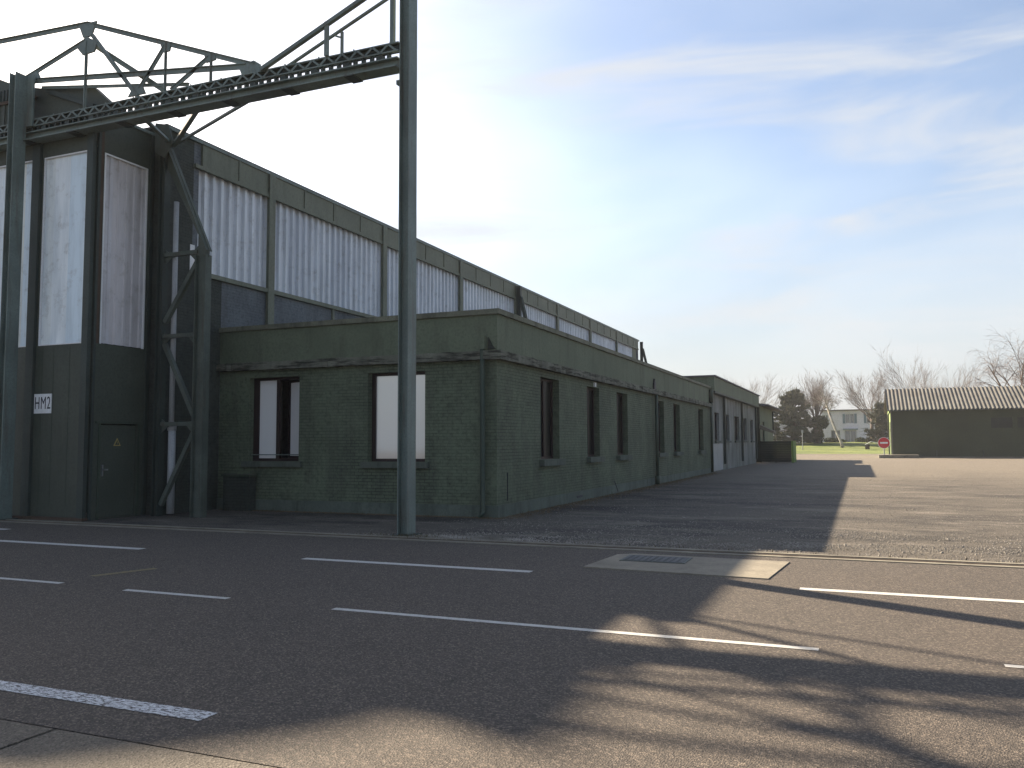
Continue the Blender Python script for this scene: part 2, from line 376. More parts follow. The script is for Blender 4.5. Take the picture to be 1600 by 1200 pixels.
mb = MB(); mb.add([(-9.0, 7.85, .010), (-8.88, 7.83, .010), (-8.62, 8.62, .010), (-8.74, 8.64, .010)], [(0, 1, 2, 3)]); mb.build('yellow_line', 'line_yellow', road)
# door track: two narrow strips of concrete with a steel groove between
tr = thing('door_track', 'long pale concrete door track with steel groove crossing the yard', 'track', (-7, 12.8, 0))
MB().box(-40, 40, 12.64, 12.78, -.05, .016).box(-40, 40, 12.98, 13.10, -.05, .018).build('track_edge', 'kerb', tr)
MB().box(-40, 40, 12.785, 12.975, -.05, .006).build('track_bed', 'asphalt', tr)
MB().box(-40, 40, 12.86, 12.90, -.05, .014).build('track_rail', 'rust', tr)
# concrete pad with its iron cover
pad = thing('concrete_pad', 'pale concrete pad holding a dark iron cover in the asphalt', 'manhole', (-2.2, 11.3, 0))
MB().prism([(-3.42, 10.72), (-1.06, 10.56), (-.93, 12.14), (-3.10, 12.22), (-3.32, 12.05)], 'z', -.05, .020).build('concrete_surround', 'apron', pad)
MB().box(-3.12, -2.22, 11.42, 12.02, 0, .028).build('cover_frame', 'steel_dark', pad)
mb = MB()
mb.box(-3.08, -2.68, 11.46, 11.98, 0, .032).box(-2.66, -2.26, 11.46, 11.98, 0, .032)
for i in range(9):
    for j in range(6): mb.box(-3.06+i*.088, -3.02+i*.088, 11.49+j*.08, 11.52+j*.08, .032, .036)
mb.build('cover_plate', 'cover', pad)
# worn mouth of the driveway and kerb island by the sign
tag(MB().box(1.7, 5.2, 89.3, 91.85, 0, .32).build('kerb_island', 'kerb'), kind='structure')
tag(sheet('path', 'apron', -30, 60, 113.2, 116.9, .02), kind='structure')

# ------------------------------------------------------------------ hangar
HX = -15.2
hg = thing('hangar', 'huge green steel hangar with pale corrugated sheets high along its side', 'hangar', (-30, 38, 0))
posts = [18.95, 25.05, 31.15, 37.25, 43.3, 49.4, 55.5, 61.6]
MB().wall('x', HX, 16.02, 61.8, 0, 9.3, [(16.2, 61.3, 5.98, 8.6)], -.10).build('side_wall', 'slate', hg)
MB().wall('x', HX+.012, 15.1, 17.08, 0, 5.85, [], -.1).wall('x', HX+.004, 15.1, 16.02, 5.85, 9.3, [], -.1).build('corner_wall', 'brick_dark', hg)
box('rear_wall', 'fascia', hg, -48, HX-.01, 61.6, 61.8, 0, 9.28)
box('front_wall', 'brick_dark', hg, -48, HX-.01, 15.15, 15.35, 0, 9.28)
box('left_wall', 'slate', hg, -48.2, -48, 15.1, 61.8, 0, 9.28)
box('roof', 'roof_felt', hg, -48.2, HX+.02, 15.1, 61.85, 9.302, 9.36)
# corrugated sheets between the posts
def corr(u0, u1, z0, z1, c, axis, pitch, dep, sign=1):
    mb = MB(); u = u0; prof = []
    while u < u1:
        for du, d in ((0, 0), (.58, 0), (.64, 1), (.94, 1), (1, 0)):
            uu = u+du*pitch
            if uu <= u1: prof.append((uu, d*dep*sign))
        u += pitch
    prof.append((u1, 0))
    for (a, d1), (b, d2) in zip(prof, prof[1:]):
        if b-a < 1e-4: continue
        if axis == 'x': mb.add([(c+d1, a, z0), (c+d2, b, z0), (c+d2, b, z1), (c+d1, a, z1)], [(0, 1, 2, 3)])
        else: mb.add([(a, c+d1, z0), (b, c+d2, z0), (b, c+d2, z1), (a, c+d1, z1)], [(0, 1, 2, 3)])
    return mb
edges = [16.25]+posts
for a, b in zip(edges, edges[1:]):
    corr(a, min(b, 60.2) if b > 61 else b, 5.98, 8.6, HX-.12, 'x', .305, .085).build('corrugated_panel', 'panel', hg)
box('end_panel', 'fascia', hg, HX-.11, HX-.03, 60.2, 61.3, 5.98, 8.6)
for a, b in zip(edges, edges[1:]):
    mb = MB(); n = 4 if b-a > 4 else 2
    for k in range(n):
        y0 = a+(b-a)*k/n+.012; y1 = a+(b-a)*(k+1)/n-.012
        mb.box(HX+.003, HX+.05, y0, y1, 8.66, 9.22)
        mb.box(HX+.05, HX+.075, y0-.012, y0+.03, 8.66, 9.22)
    mb.build('fascia_panel', 'fascia', hg)
MB().box(HX-.1, HX+.085, 15.05, 61.85, 9.222, 9.301).build('coping', 'steel', hg)
MB().box(HX+.003, HX+.09, 16.0, 61.6, 8.56, 8.655).box(HX+.003, HX+.09, 16.0, 61.6, 5.86, 5.975).build('wall_rail', 'fascia', hg)
for y in posts[:-1]:
    MB().box(HX+.003, HX+.10, y-.10, y+.10, 0, 8.555).box(HX+.10, HX+.115, y-.13, y+.13, 0, 9.22).build('wall_post', 'fascia', hg)
for y in (22.05,):
    box('wall_strut', 'fascia', hg, HX+.003, HX+.06, y-.05, y+.05, 3.7, 5.855)
# brace frames standing out from the wall
def buttress(y, low, xi0, xi1, x1, w):
    MB().box(xi0, xi0+.02, y-.09, y+.09, low, 9.2).box(xi1-.02, xi1, y-.09, y+.09, low, 9.2).box(xi0+.02, xi1-.02, y-.01, y+.01, low, 9.2).build('inner_chord', 'steel_dark', hg)
    fr = MB()
    fr.box(x1, x1+.02, y-.10, y+.10, low, 6.0).box(x1+w-.02, x1+w, y-.10, y+.10, low, 6.0).box(x1+.02, x1+w-.02, y-.012, y+.012, low, 6.0)
    fr.prism([(x1, 6.0), (x1+w+.01, 5.95), (x1+w+.02, 6.15), (xi1+.10, 8.62), (xi1, 8.7), (xi1, 8.2), (x1, 6.5)], 'y', y-.012, y+.012)
    fr.bar((x1+w, y, 6.1), (xi1+.04, y, 8.70), .20, .02, (1, 0, .5))
    fr.build('outer_chord', 'steel_frame', hg)
    if low < 1:
        for z in (2.12, 4.17, 6.10):
            m = MB().bar((xi1, y, z), (x1, y, z), .10, .09)
            m.prism([(x1-.24, z-.045), (x1-.004, z-.26), (x1-.004, z+.14)], 'y', y-.01, y+.01)
            m.prism([(xi1+.22, z-.045), (xi1+.004, z-.20), (xi1+.004, z+.12)], 'y', y-.01, y+.01)
            m.build('brace', 'steel_frame', hg)
        for p, q in (((xi1+.03, .25), (x1-.02, 1.90)), ((x1-.02, 2.3), (xi1+.03, 4.0)), ((xi1+.03, 4.5), (x1-.02, 5.85))):
            MB().bar((p[0], y, p[1]), (q[0], y, q[1]), .10, .10).build('brace', 'steel_frame', hg)
buttress(15.0, 0, -15.2, -15.02, -14.04, .31); buttress(37.25, 4, HX+.12, HX+.32, -14.5, .27); buttress(61.95, 4, HX+.12, HX+.32, -14.5, .27)
MB().prism([(-15.3, 8.6), (-15.0, 8.4), (-14.75, 8.8), (-14.9, 9.2), (-15.3, 9.3)], 'y', 14.85, 14.88).build('corner_gusset', 'steel_frame', hg)
# white rain pipe beside the corner frame
MB().tube([(-14.85, 15.12, 7.4), (-14.85, 15.12, 2.05)], .06, 10).build('rain_pipe', 'pipe_white', hg, True)
MB().tube([(-14.82, 15.12, 1.98), (-14.82, 15.12, .05)], .085, 10).tube([(-14.83, 15.12, 2.08), (-14.83, 15.12, 1.97)], .10, 10).build('pipe_shoe', 'pipe_white', hg, True)
box('curtain_patch', 'white', hg, HX+.003, HX+.012, 15.95, 16.1, 5.9, 6.6)

# sliding-door housing at the front
dh = -15.6; YF = 13.5
side = MB().wall('x', dh, YF+.02, 15.1, 0, 9.1, [(13.72, 14.93, 3.90, 8.25), (13.80, 14.83, 0.02, 2.12)], -.06)
side.build('housing_side', 'sheet_green', hg)
corr(13.74, 14.91, 3.92, 8.23, dh-.055, 'x', .235, .03).build('corrugated_panel', 'panel_side', hg)
mb = MB()
for b in ((13.70, 13.74), (14.91, 14.95)): mb.box(dh-.03, dh+.012, b[0], b[1], 3.9, 8.25)
mb.box(dh-.03, dh+.012, 13.74, 14.91, 8.215, 8.25).build('panel_frame', 'white', hg)
box('housing_roof', 'steel', hg, -48, dh+.05, 13.42, 15.1, 9.102, 9.17)
mb = MB().box(dh-.004, dh+.05, 15.0, 15.1, 0, 9.1)
mb.box(dh-.004, dh+.04, 13.52, 13.58, 0, 9.1).build('corner_angle', 'steel_dark', hg)
box('rusty_edge', 'rust', hg, dh+.003, dh+.02, 13.585, 13.67, 3.9, 9.0)
# front leaf, green below and pale flat sheets above
spans = [(-17.25, -15.86), (-19.0, -17.62), (-20.75, -19.37), (-22.5, -21.12), (-24.25, -22.87), (-26, -24.62)]
MB().wall('y', YF, -48, -15.605, 0, 9.1, [(a, b, 3.9, 8.28) for a, b in spans], .06).build('housing_front', 'sheet_green', hg)
for a, b in spans:
    MB().box(a, b, YF+.045, YF+.055, 3.9, 8.28).build('flat_panel', 'panel_front', hg)
    MB().box(a, a+.02, YF-.012, YF+.04, 3.9, 8.28).box(b-.02, b, YF-.012, YF+.04, 3.9, 8.28).box(a+.02, b-.02, YF-.012, YF+.04, 8.25, 8.28).box(a+.02, b-.02, YF-.012, YF+.04, 3.9, 3.92).build('panel_frame', 'white', hg)
MB().box(-15.80, -15.62, YF-.10, YF-.003, 0, 9.0).box(-17.56, -17.32, YF-.08, YF-.003, 0, 9.0).build('door_stile', 'steel_dark', hg)
mb = MB()
for x in (-16.25, -16.75, -17.1): mb.box(x-.004, x+.004, YF-.006, YF-.001, .3, 3.85)
mb.build('sheet_seam', 'pipe_green', hg)
for x, z, h in ((-16.42, 1.45, .22), (-16.80, 1.30, .12), (-16.2, .62, .16), (-16.5, .55, .3), (-16.95, .5, .22), (-16.45, .95, .2), (-16.35, 3.1, .05)):
    MB().box(x, x+.012, YF-.006, YF-.002, z, z+h).build('paint_scrape', 'sill', hg)
MB().box(-48, -15.55, YF-.16, YF-.02, 0.0, .06).build('door_sill', 'rust', hg)
# service door in the housing side
d = MB().box(dh-.05, dh-.02, 13.83, 14.80, .03, 2.09)
door = d.build('door', 'sheet_green', hg)
MB().box(dh-.02, dh+.0, 13.87, 13.91, .95, 1.2).box(dh+.0, dh+.035, 13.88, 13.90, 1.08, 1.10).box(dh+.03, dh+.045, 13.88, 14.0, 1.075, 1.105).build('handle', 'chrome', door)
MB().box(dh+.003, dh+.035, 13.66, 14.9, 2.125, 2.17).box(dh+.003, dh+.022, 13.74, 13.795, 0, 2.12).box(dh+.003, dh+.022, 14.835, 14.89, 0, 2.12).build('door_frame', 'pipe_green', hg)
# raking parapet above the doors and the solid head of the door bay further left
MB().prism([(-15.25, 9.18), (-15.3, 9.32), (-15.8, 9.74), (-16.5, 9.85), (-17.3, 9.95), (-18.3, 10.19), (-18.9, 10.45), (-19.6, 10.72), (-24.0, 11.9), (-30, 12.6), (-38, 12.0), (-46, 9.4), (-46, 9.18)], 'y', 13.52, 13.66).build('gable', 'sheet_green', hg)
corr(-30, -17.75, 9.25, 9.75, 13.48, 'y', .2, .03, -1).build('gable_sheet', 'sheet_green', hg)
MB().box(-30, -17.6, 13.43, 13.51, 9.752, 9.82).build('gable_rail', 'rust', hg)
corr(-18.9, -17.95, 9.85, 10.12, 13.48, 'y', .12, .025, -1).build('gable_sheet', 'steel_dark', hg)
MB().bar((-17.2, 13.46, 9.85), (-15.7, 13.46, 9.25), .08, .10).build('roof_plate', 'steel_dark', hg)
# added unseen block, its outline shaped to cast the wavy road shadow
MB().prism([(-28.9, 9.37), (-28.9, 18.2), (-29.2, 18.7), (-30.3, 19.5), (-31.0, 20.05), (-31.65, 20.5), (-32.03, 20.55), (-31.98, 20.3), (-32.25, 20.2), (-32.8, 20.5), (-33.6, 20.9), (-36.5, 22.2), (-42, 23.2), (-48, 20), (-48, 9.37)], 'y', 20, 20.5).build('shadow_block', 'slate', hg)
# signs on the hangar
def text_mesh(name, body, size, mat, parent, loc, rot, ext=.002, sx=1.0):
    cu = bpy.data.curves.new('lettering', 'FONT'); cu.body = body; cu.size = size; cu.extrude = ext; cu.align_x = 'CENTER'; cu.align_y = 'CENTER'; cu.resolution_u = 4; cu.space_character = 1.12
    to = bpy.data.objects.new('lettering', cu); C.objects.link(to)
    dg = bpy.context.evaluated_depsgraph_get(); me = bpy.data.meshes.new_from_object(to.evaluated_get(dg))
    bpy.data.objects.remove(to); me.materials.clear(); me.materials.append(M[mat]); me.name = name
    o = bpy.data.objects.new(name, me); C.objects.link(o); o.parent = parent; o.location = loc; o.rotation_euler = rot; o.scale = (sx, 1, 1)
    return o
sg = thing('building_sign', 'white square HM2 sign on the green hangar door', 'sign', (-17.02, YF-.02, 2.38))
box('sign_plate', 'white', sg, -17.30, -16.76, YF-.022, YF-.004, 2.36, 2.80)
text_mesh('lettering', 'HM2', .40, 'black', sg, (-.01, -.004, .20), (R(90), 0, 0), sx=.60)
wsn = thing('warning_sign', 'small yellow triangular hazard sign on the dark service door', 'sign', (dh-.01, 14.28, 1.62))
def tri(y, z, s): return [(y-s*.5, z), (y+s*.5, z), (y, z+s*.88)]
MB().prism(tri(14.28, 1.62, .20), 'x', dh-.018, dh-.010).build('sign_plate', 'yellow', wsn)
MB().prism(tri(14.28, 1.643, .125), 'x', dh-.010, dh-.008).build('inner_triangle', 'steel_dark', wsn)
MB().prism([(14.29, 1.73), (14.265, 1.68), (14.283, 1.685), (14.27, 1.65), (14.298, 1.695), (14.282, 1.69)], 'x', dh-.008, dh-.006).build('flash_symbol', 'yellow', wsn)

# ------------------------------------------------------------------ gantry carrying the door rail
gt = thing('door_gantry', 'tall green steel gantry with lattice rail beam carried by two posts', 'gantry', (-7.58, 13.4, 0))
YB = 13.3
def hpost(x, y, z1, fx=.20, dy=.285):
    m = MB()
    m.box(x-fx/2, x-fx/2+.018, y-dy/2, y+dy/2, 0, z1).box(x+fx/2-.018, x+fx/2, y-dy/2, y+dy/2, 0, z1)
    m.box(x-fx/2+.018, x+fx/2-.018, y-.045, y-.030, 0, z1)
    o = m.build('post', 'steel', gt)
    MB().box(x-fx/2-.09, x+fx/2+.09, y-dy/2-.08, y+dy/2+.08, 0, .025).build('base_plate', 'steel_dark', o)
    return o
hpost(-7.60, 13.4, 12.2, .21, .30)
hpost(-17.62, 13.05, 10.15, .21, .30)
xa, xb = -17.5, -7.72
MB().box(xa-20, xb, YB-.16, YB+.16, 8.62, 8.65).box(xa-20, xb, YB-.11, YB+.11, 8.80, 8.825).box(xa-20, xb, YB-.012, YB+.012, 8.65, 8.80).build('rail_beam', 'steel', gt)
for i in range(7): MB().box(xa+i*1.46-.11, xa+i*1.46+.11, YB-.17, YB+.17, 8.60, 8.62).build('rail_splice', 'steel_dark', gt)
lt = MB()
lt.bar((xa-2, YB-.05, 9.115), (xb, YB-.05, 9.115), .05, .025); lt.bar((xa-2, YB-.05, 8.96), (xb, YB-.05, 8.96), .05, .025)
x = xa-2; k = 0
while x < xb-.15:
    za, zb = (8.965, 9.11) if k % 2 else (9.11, 8.965)
    lt.bar((x, YB-.07, za), (x+.17, YB-.07, zb), .012, .04, (0, 0, 1))
    x += .17; k += 1
lt.build('lattice_beam', 'steel', gt)
MB().box(xa-2, xb, YB+.02, YB+.035, 8.95, 9.12).box(xa-2, xb, YB-.03, YB+.02, 9.105, 9.12).build('back_channel', 'steel_dark', gt)
hb = MB(); x = xa-1; n_ = 0
hb.bar((xa-1.2, YB, 8.83), (xb, YB, 8.83), .012, .012)
while x < xb-.1:
    wdt = .022 if n_ % 4 else .07
    hb.box(x-wdt, x+wdt, YB-.05, YB+.05, 8.826, 8.955); x += .185; n_ += 1
hb.build('hanger_rack', 'steel_dark', gt)
up_ = MB(); x = xa
up_.bar((xa, YB-.05, 9.13), (xb, YB-.05, 9.13), .01, .01)
while x < xb-.1:
    up_.box(x-.010, x+.010, YB-.065, YB-.045, 9.12, 9.16); x += .8
up_.build('upstand', 'steel', gt)
# stays from the pole head down to the beam
Y2 = YB-.10; Y3 = YB+.14
MB().bar((-10.85, Y2, 9.12), (-7.7, Y2, 10.40), .09, .07).build('stay', 'steel', gt)
MB().bar((-10.62, Y3, 9.12), (-7.7, Y3, 10.28), .05, .045).build('stay', 'steel', gt)
MB().box(-9.33, -9.25, Y2-.03, Y2+.03, 9.12, 9.80).build('hanger', 'steel', gt)
MB().box(-9.12, -9.08, Y3-.03, Y3+.03, 9.12, 9.68).bar((-9.25, Y3, 9.62), (-9.09, Y3, 9.55), .03, .03).build('hanger', 'steel', gt)
MB().box(-7.92, -7.84, YB-.04, YB+.04, 9.12, 12.0).build('hanger', 'steel', gt)
box('bracket', 'steel', gt, -7.80, -7.705, 13.3, 13.4, 8.34, 8.42)
# the big triangulated frame above the beam, left
def gus(poly, y=YB, nm='gusset'): MB().prism(poly, 'y', y-.02, y+.02).build(nm, 'steel', gt)
def mem(p, q, w_=.11, nm='truss_member', y=YB, y2=None):
    w = w_*.72; MB().tee((p[0], y, p[1]), (q[0], y if y2 is None else y2, q[1]), w, .016).build(nm, 'steel', gt)
A = (-17.95, 10.33); B = (-15.75, 11.14); D = (-11.08, 9.34); E0 = (-28, 11.75)
mem(B, D, .12, 'top_chord'); mem(E0, B, .12, 'top_chord')
mem((-17.5, 10.12), (-11.3, 9.36), .13, 'bottom_chord')
mem((-17.3, 9.95), (-12.9, 9.28), .07, 'bottom_chord', YB+.10)
mem((-17.7, 10.22), (-15.85, 10.75), .10, 'arm')
mem((-15.80, 10.72), (-15.80, 9.12), .10)
mem((-15.62, 10.85), (-14.2, 9.18), .10)
mem((-15.72, 10.72), (-13.6, 9.30), .13, 'truss_member', YB+.12)
mem((-13.46, 10.22), (-13.46, 9.15), .09); mem((-13.50, 10.18), (-14.2, 9.35), .09)
mem((-12.22, 9.76), (-12.22, 9.15), .09); mem((-12.28, 9.72), (-13.3, 9.18), .09)
gus([(-17.95, 10.0), (-17.9, 10.2), (-17.35, 10.32), (-17.2, 10.02)])
gus([(-16.05, 11.12), (-15.5, 11.12), (-15.65, 10.80), (-15.90, 10.80)]); gus([(-16.1, 10.62), (-15.8, 10.82), (-15.45, 10.62), (-15.55, 10.42), (-15.9, 10.40)])
gus([(-11.5, 9.36), (-11.1, 9.40), (-10.95, 9.30), (-10.95, 9.10), (-11.4, 9.14)]); gus([(-13.6, 10.2), (-13.3, 10.22), (-13.35, 10.02), (-13.52, 10.02)])
gus([(-12.4, 9.78), (-12.1, 9.74), (-12.1, 9.6), (-12.35, 9.58)]); gus([(-14.5, 9.2), (-14.0, 9.2), (-14.1, 9.4), (-14.35, 9.4)]); gus([(-17.95, 8.95), (-17.3, 8.95), (-17.3, 10.15), (-17.95, 10.15)], 13.2)
# off to the left the frame goes on
for x in (-19.5, -21.5, -23.5, -25.5): mem((x, 11.3+(-18.8-x)*.05), (x, 9.15), .09)
# plan bracing from the hangar corner to the beam
MB().bar((-14.95, 15.1, 8.78), (-12.6, 13.4, 8.72), .10, .05).build('plan_brace', 'steel', gt)
MB().bar((-15.0, 15.1, 8.8), (-14.3, 13.4, 8.85), .10, .05).build('plan_brace', 'steel', gt)
MB().bar((-15.0, 15.1, 8.78), (-10.5, 13.4, 8.9), .06, .05).build('plan_brace', 'steel', gt)
# small pale junction box under the beam
lb = thing('junction_box', 'small dirty white box hanging under the lattice beam by the left post', 'box', (-17.2, 13.42, 8.7))
MB().box(-17.25, -16.98, 13.45, 13.495, 8.78, 9.08).build('housing', 'pipe_white', lb)
MB().box(-17.27, -16.92, 13.40, 13.49, 9.082, 9.12).build('lid', 'white', lb)

# ------------------------------------------------------------------ low annex
AX = -7.42; AY = 17.1
an = thing('annex_building', 'long low green painted brick annex with concrete cornice against the hangar', 'building', (-11, 32, 0))
fw_holes = [(-14.25, -12.72, 1.22, 3.32), (-10.75, -9.22, 1.22, 3.32)]
sw = [(19.88, 21.30), (23.80, 25.08), (27.10, 28.50), (33.0, 34.4), (36.3, 37.7), (42.4, 43.8)]
MB().wall('y', AY, HX, AX, .27, 3.52, fw_holes, .30).build('front_wall', 'brick', an)
MB().wall('x', AX, AY, 46.0, .27, 3.52, [(a, b, 1.22, 3.32) for a, b in sw], -.30).build('side_wall', 'brick', an)
MB().box(HX, AX+.05, AY-.05, AY+.1, 0, .27).box(AX-.1, AX+.05, AY+.1, 46, 0, .27).build('plinth', 'plinth', an)
def ragged(axis, c, u0, u1, z0, z1, out, n):
    """cornice with broken edges"""
    mb = MB(); pts = []
    for i in range(n+1):
        u = u0+(u1-u0)*i/n
        pts.append((u, out+random.uniform(-.012, .008)-(random.random() < .06)*.05, z0+random.uniform(-.006, .012), z1+random.uniform(-.012, .006)))
    for p, q in zip(pts, pts[1:]):
        def P(u, o, z): return (c+o, u, z) if axis == 'x' else (u, c-o, z)
        vs = [P(p[0], -.1, p[2]), P(p[0], p[1], p[2]), P(p[0], p[1], p[3]), P(p[0], -.1, p[3]), P(q[0], -.1, q[2]), P(q[0], q[1], q[2]), P(q[0], q[1], q[3]), P(q[0], -.1, q[3])]
        mb.add(vs, [(0, 4, 5, 1), (1, 5, 6, 2), (2, 6, 7, 3)])
    e = len(mb.v); mb.f.append((0, 1, 2, 3)); mb.f.append((e-4, e-3, e-2, e-1))
    return mb
c1 = ragged('y', AY, HX, AX+.14, 3.50, 3.70, .16, 90); c2 = ragged('x', AX, AY-.16, 46.0, 3.50, 3.70, .16, 300)
c1.add(c2.v, c2.f); c1.build('cornice', 'cornice', an)
MB().box(HX, AX+.03, AY-.03, AY+.15, 3.702, 4.52).box(AX-.12, AX+.03, AY+.15, 46, 3.702, 4.52).build('parapet', 'render', an)
MB().box(HX, AX+.09, AY-.09, AY+.2, 4.522, 4.64).box(AX-.18, AX+.09, AY+.2, 46, 4.522, 4.64).build('coping', 'coping', an)
box('roof', 'roof_felt', an, HX, AX-.05, AY+.1, 46, 3.55, 3.69)
box('inner_wall', 'brick_dark', an, -13.0, AX-1.6, AY+2.6, AY+2.7, 0.3, 3.5)
def window_y(x0, x1, z0, z1, y, glassm, kind):
    w = MB(); f = .07; fl = .17 if kind == 'double' else .10
    w.box(x0, x0+fl, y, y+.07, z0, z1).box(x1-f, x1, y, y+.07, z0, z1).box(x0+fl, x1-f, y, y+.07, z0, z0+f).box(x0+fl, x1-f, y, y+.07, z1-f, z1)
    if kind == 'double': w.box((x0+x1)/2-.05, (x0+x1)/2+.05, y-.01, y+.07, z0+f, z1-f)
    o = w.build('window', 'brown', an)
    if kind == 'double':
        xm = (x0+x1)/2
        MB().box(x0+fl, xm-.05, y+.03, y+.04, z0+f, z1-f).build('pane', glassm, o)
        # right casement stands ajar
        a = R(24); L = x1-f-xm-.08
        hx, hy = x1-f-.02, y+.06
        cx, cy = -math.cos(a), math.sin(a)
        def cas(l0, l1, za, zb, t):
            p = (hx+cx*l0, hy+cy*l0, (za+zb)/2); q = (hx+cx*l1, hy+cy*l1, (za+zb)/2); return MB().bar(p, q, t, zb-za)
        m = cas(0, L, z0+f, z0+f+.06, .05)
        for args in ((0, L, z1-f-.06, z1-f, .05), (0, .06, z0+f+.06, z1-f-.06, .05), (L-.06, L, z0+f+.06, z1-f-.06, .05)):
            c = cas(*args); m.add(c.v, c.f)
        cm = m.build('casement', 'brown', o)
        cas(.06, L-.06, z0+f+.06, z1-f-.06, .01).build('casement_pane', glassm, o)
        MB().prism([(xm+.10, z0+f), (xm+.16, z0+f), (xm+.30, z1-f), (xm+.10, z1-f)], 'y', y+.32, y+.34).build('curtain', 'brown', o)
        MB().tube([(x0, y-.06, z0+.16), (x1, y-.06, z0+.16)], .012, 6).build('guard_bar', 'steel', o)
    else:
        MB().box(x0+fl, x1-f, y+.03, y+.04, z0+f, z1-f).build('pane', glassm, o)
    return o
window_y(-14.25, -12.72, 1.22, 3.32, AY+.18, 'glass_blind', 'double')
window_y(-10.75, -9.22, 1.22, 3.32, AY+.18, 'glass_mirror', 'single')
for a, b, _, _ in fw_holes:
    MB().box(a-.14, b+.12, AY-.10, AY+.17, 1.08, 1.215).build('sill', 'sill', an)
for i, (a, b) in enumerate(sw):
    f = .07; x = AX-.18
    w = MB().box(x-.07, x, a, a+f, 1.22, 3.32).box(x-.07, x, b-f, b, 1.22, 3.32).box(x-.07, x, a+f, b-f, 1.22, 1.29).box(x-.07, x, a+f, b-f, 3.25, 3.32)
    w.box(x-.06, x+.01, (a+b)/2-.05, (a+b)/2+.05, 1.29, 3.25)
    o = w.build('window', 'brown', an)
    MB().box(x-.05, x-.04, a+f, (a+b)/2-.05, 1.29, 3.25).box(x-.05, x-.04, (a+b)/2+.05, b-f, 1.29, 3.25).build('pane', 'glass_dark', o)
    MB().box(x-.036, x-.030, a+f+.12, a+f+.15, 1.29, 3.25).build('glazing_bar', 'sill', o)
    MB().box(AX-.17, AX+.14, a-.12, b+.10, 1.06, 1.215).build('sill', 'sill', an)
# rain pipes, hopper holes and odd fixings
MB().tube([(-7.72, AY-.11, 3.95), (-7.72, AY-.11, .12), (-7.72, AY-.22, .03)], .06, 10).build('rain_pipe', 'pipe_green', an, True)
MB().box(-7.79, -7.65, AY-.17, AY-.035, 3.74, 4.02).build('hopper', 'render', an)
MB().prism([(-7.62, 3.72), (-7.42, 3.74), (-7.50, 3.82), (-7.60, 4.02)], 'y', AY-.05, AY-.035).build('broken_render', 'brick_dark', an)
MB().tube([(AX+.12, 32.5, 3.5), (AX+.12, 32.5, .05)], .065, 10).box(AX+.055, AX+.20, 32.38, 32.62, .02, .35).build('rain_pipe', 'pipe_green', an, True)
MB().prism([(32.3, 3.71), (32.62, 3.71), (32.58, 3.98), (32.42, 4.12), (32.32, 3.95)], 'x', AX+.035, AX+.10).build('outlet', 'black', an)
MB().tube([(AX+.12, 45.7, 4.4), (AX+.12, 45.7, .05)], .07, 10).box(AX+.055, AX+.22, 45.55, 45.9, 3.75, 4.45).build('rain_pipe', 'pipe_green', an, True)
MB().tube([(AX+.06, 17.55, 0.35), (AX+.06, 17.55, .98)], .012, 6).build('cable', 'black', an)
MB().tube([(AX+.09, 26.8, .05), (AX+.06, 26.6, .32), (AX+.04, 26.5, .40)], .012, 6).build('cable', 'black', an)
MB().box(AX+.003, AX+.06, 24.45, 24.58, 3.34, 3.46).build('light_fitting', 'white', an)
MB().box(AX+.05, AX+.06, 22.6, 23.1, .10, .16).build('air_grille', 'black', an)

# dark service box against the annex front
ub = thing('meter_cabinet', 'dark green cabinet in the shaded corner beside the brace frame', 'cabinet', (-14.2, 16.9, 0))
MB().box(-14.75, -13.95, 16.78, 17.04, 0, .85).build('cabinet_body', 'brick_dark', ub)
MB().box(-14.79, -13.91, 16.74, 17.045, .852, .90).build('cabinet_lid', 'pipe_green', ub)

# ------------------------------------------------------------------ second low building, pale wall
rb = thing('pale_building', 'worn pale wall building with dark flat roof beyond the green annex', 'building', (-11, 57, 0))
rwin = [(47.6, 49.25), (51.5, 53.4), (55.7, 57.9), (59.8, 62.05), (64.3, 65.95)]
BX = AX-.02
MB().wall('x', BX, 46.02, 67.5, 0, 4.30, [(a, b, 1.72, 3.30) for a, b in rwin], -.25).build('side_wall', 'wall_pale', rb)
box('front_wall', 'wall_pale', rb, HX, BX-.01, 46.02, 46.2, 3.6, 4.3); box('end_wall', 'wall_pale', rb, HX, BX-.01, 67.3, 67.49, 0, 4.3)
MB().box(HX, BX+.32, 46.0, 67.9, 4.302, 4.40).build('soffit', 'steel_dark', rb)
MB().box(HX, BX+.28, 46.03, 67.8, 4.402, 5.18).build('fascia', 'render', rb)
MB().box(HX, BX+.36, 45.95, 67.95, 5.182, 5.26).build('roof', 'house_roof', rb)
MB().box(HX, BX+.30, 67.96, 70.6, 4.50, 4.62).build('porch_roof', 'roof_felt', rb)
for a, b in rwin:
    x = BX-.15; f = .08
    w = MB().box(x-.06, x, a, a+f, 1.72, 3.30).box(x-.06, x, b-f, b, 1.72, 3.30).box(x-.06, x, a+f, b-f, 1.72, 1.80).box(x-.06, x, a+f, b-f, 3.22, 3.30).box(x-.05, x+.01, (a+b)/2-.04, (a+b)/2+.04, 1.8, 3.22)
    o = w.build('window', 'brown', rb)
    MB().box(x-.05, x-.04, a+f, b-f, 1.8, 3.22).build('pane', 'glass_dark', o)
    MB().box(BX-.14, BX+.10, a-.1, b+.1, 1.60, 1.715).build('sill', 'sill', rb)
for y in (50.9, 59.0, 67.3):
    MB().box(BX+.003, BX+.14, y-.11, y+.11, .35, 4.29).build('pilaster', 'steel_dark', rb)
MB().box(BX+.003, BX+.02, 46.1, 50.3, .05, 1.55).build('whitewash_patch', 'pipe_white', rb)

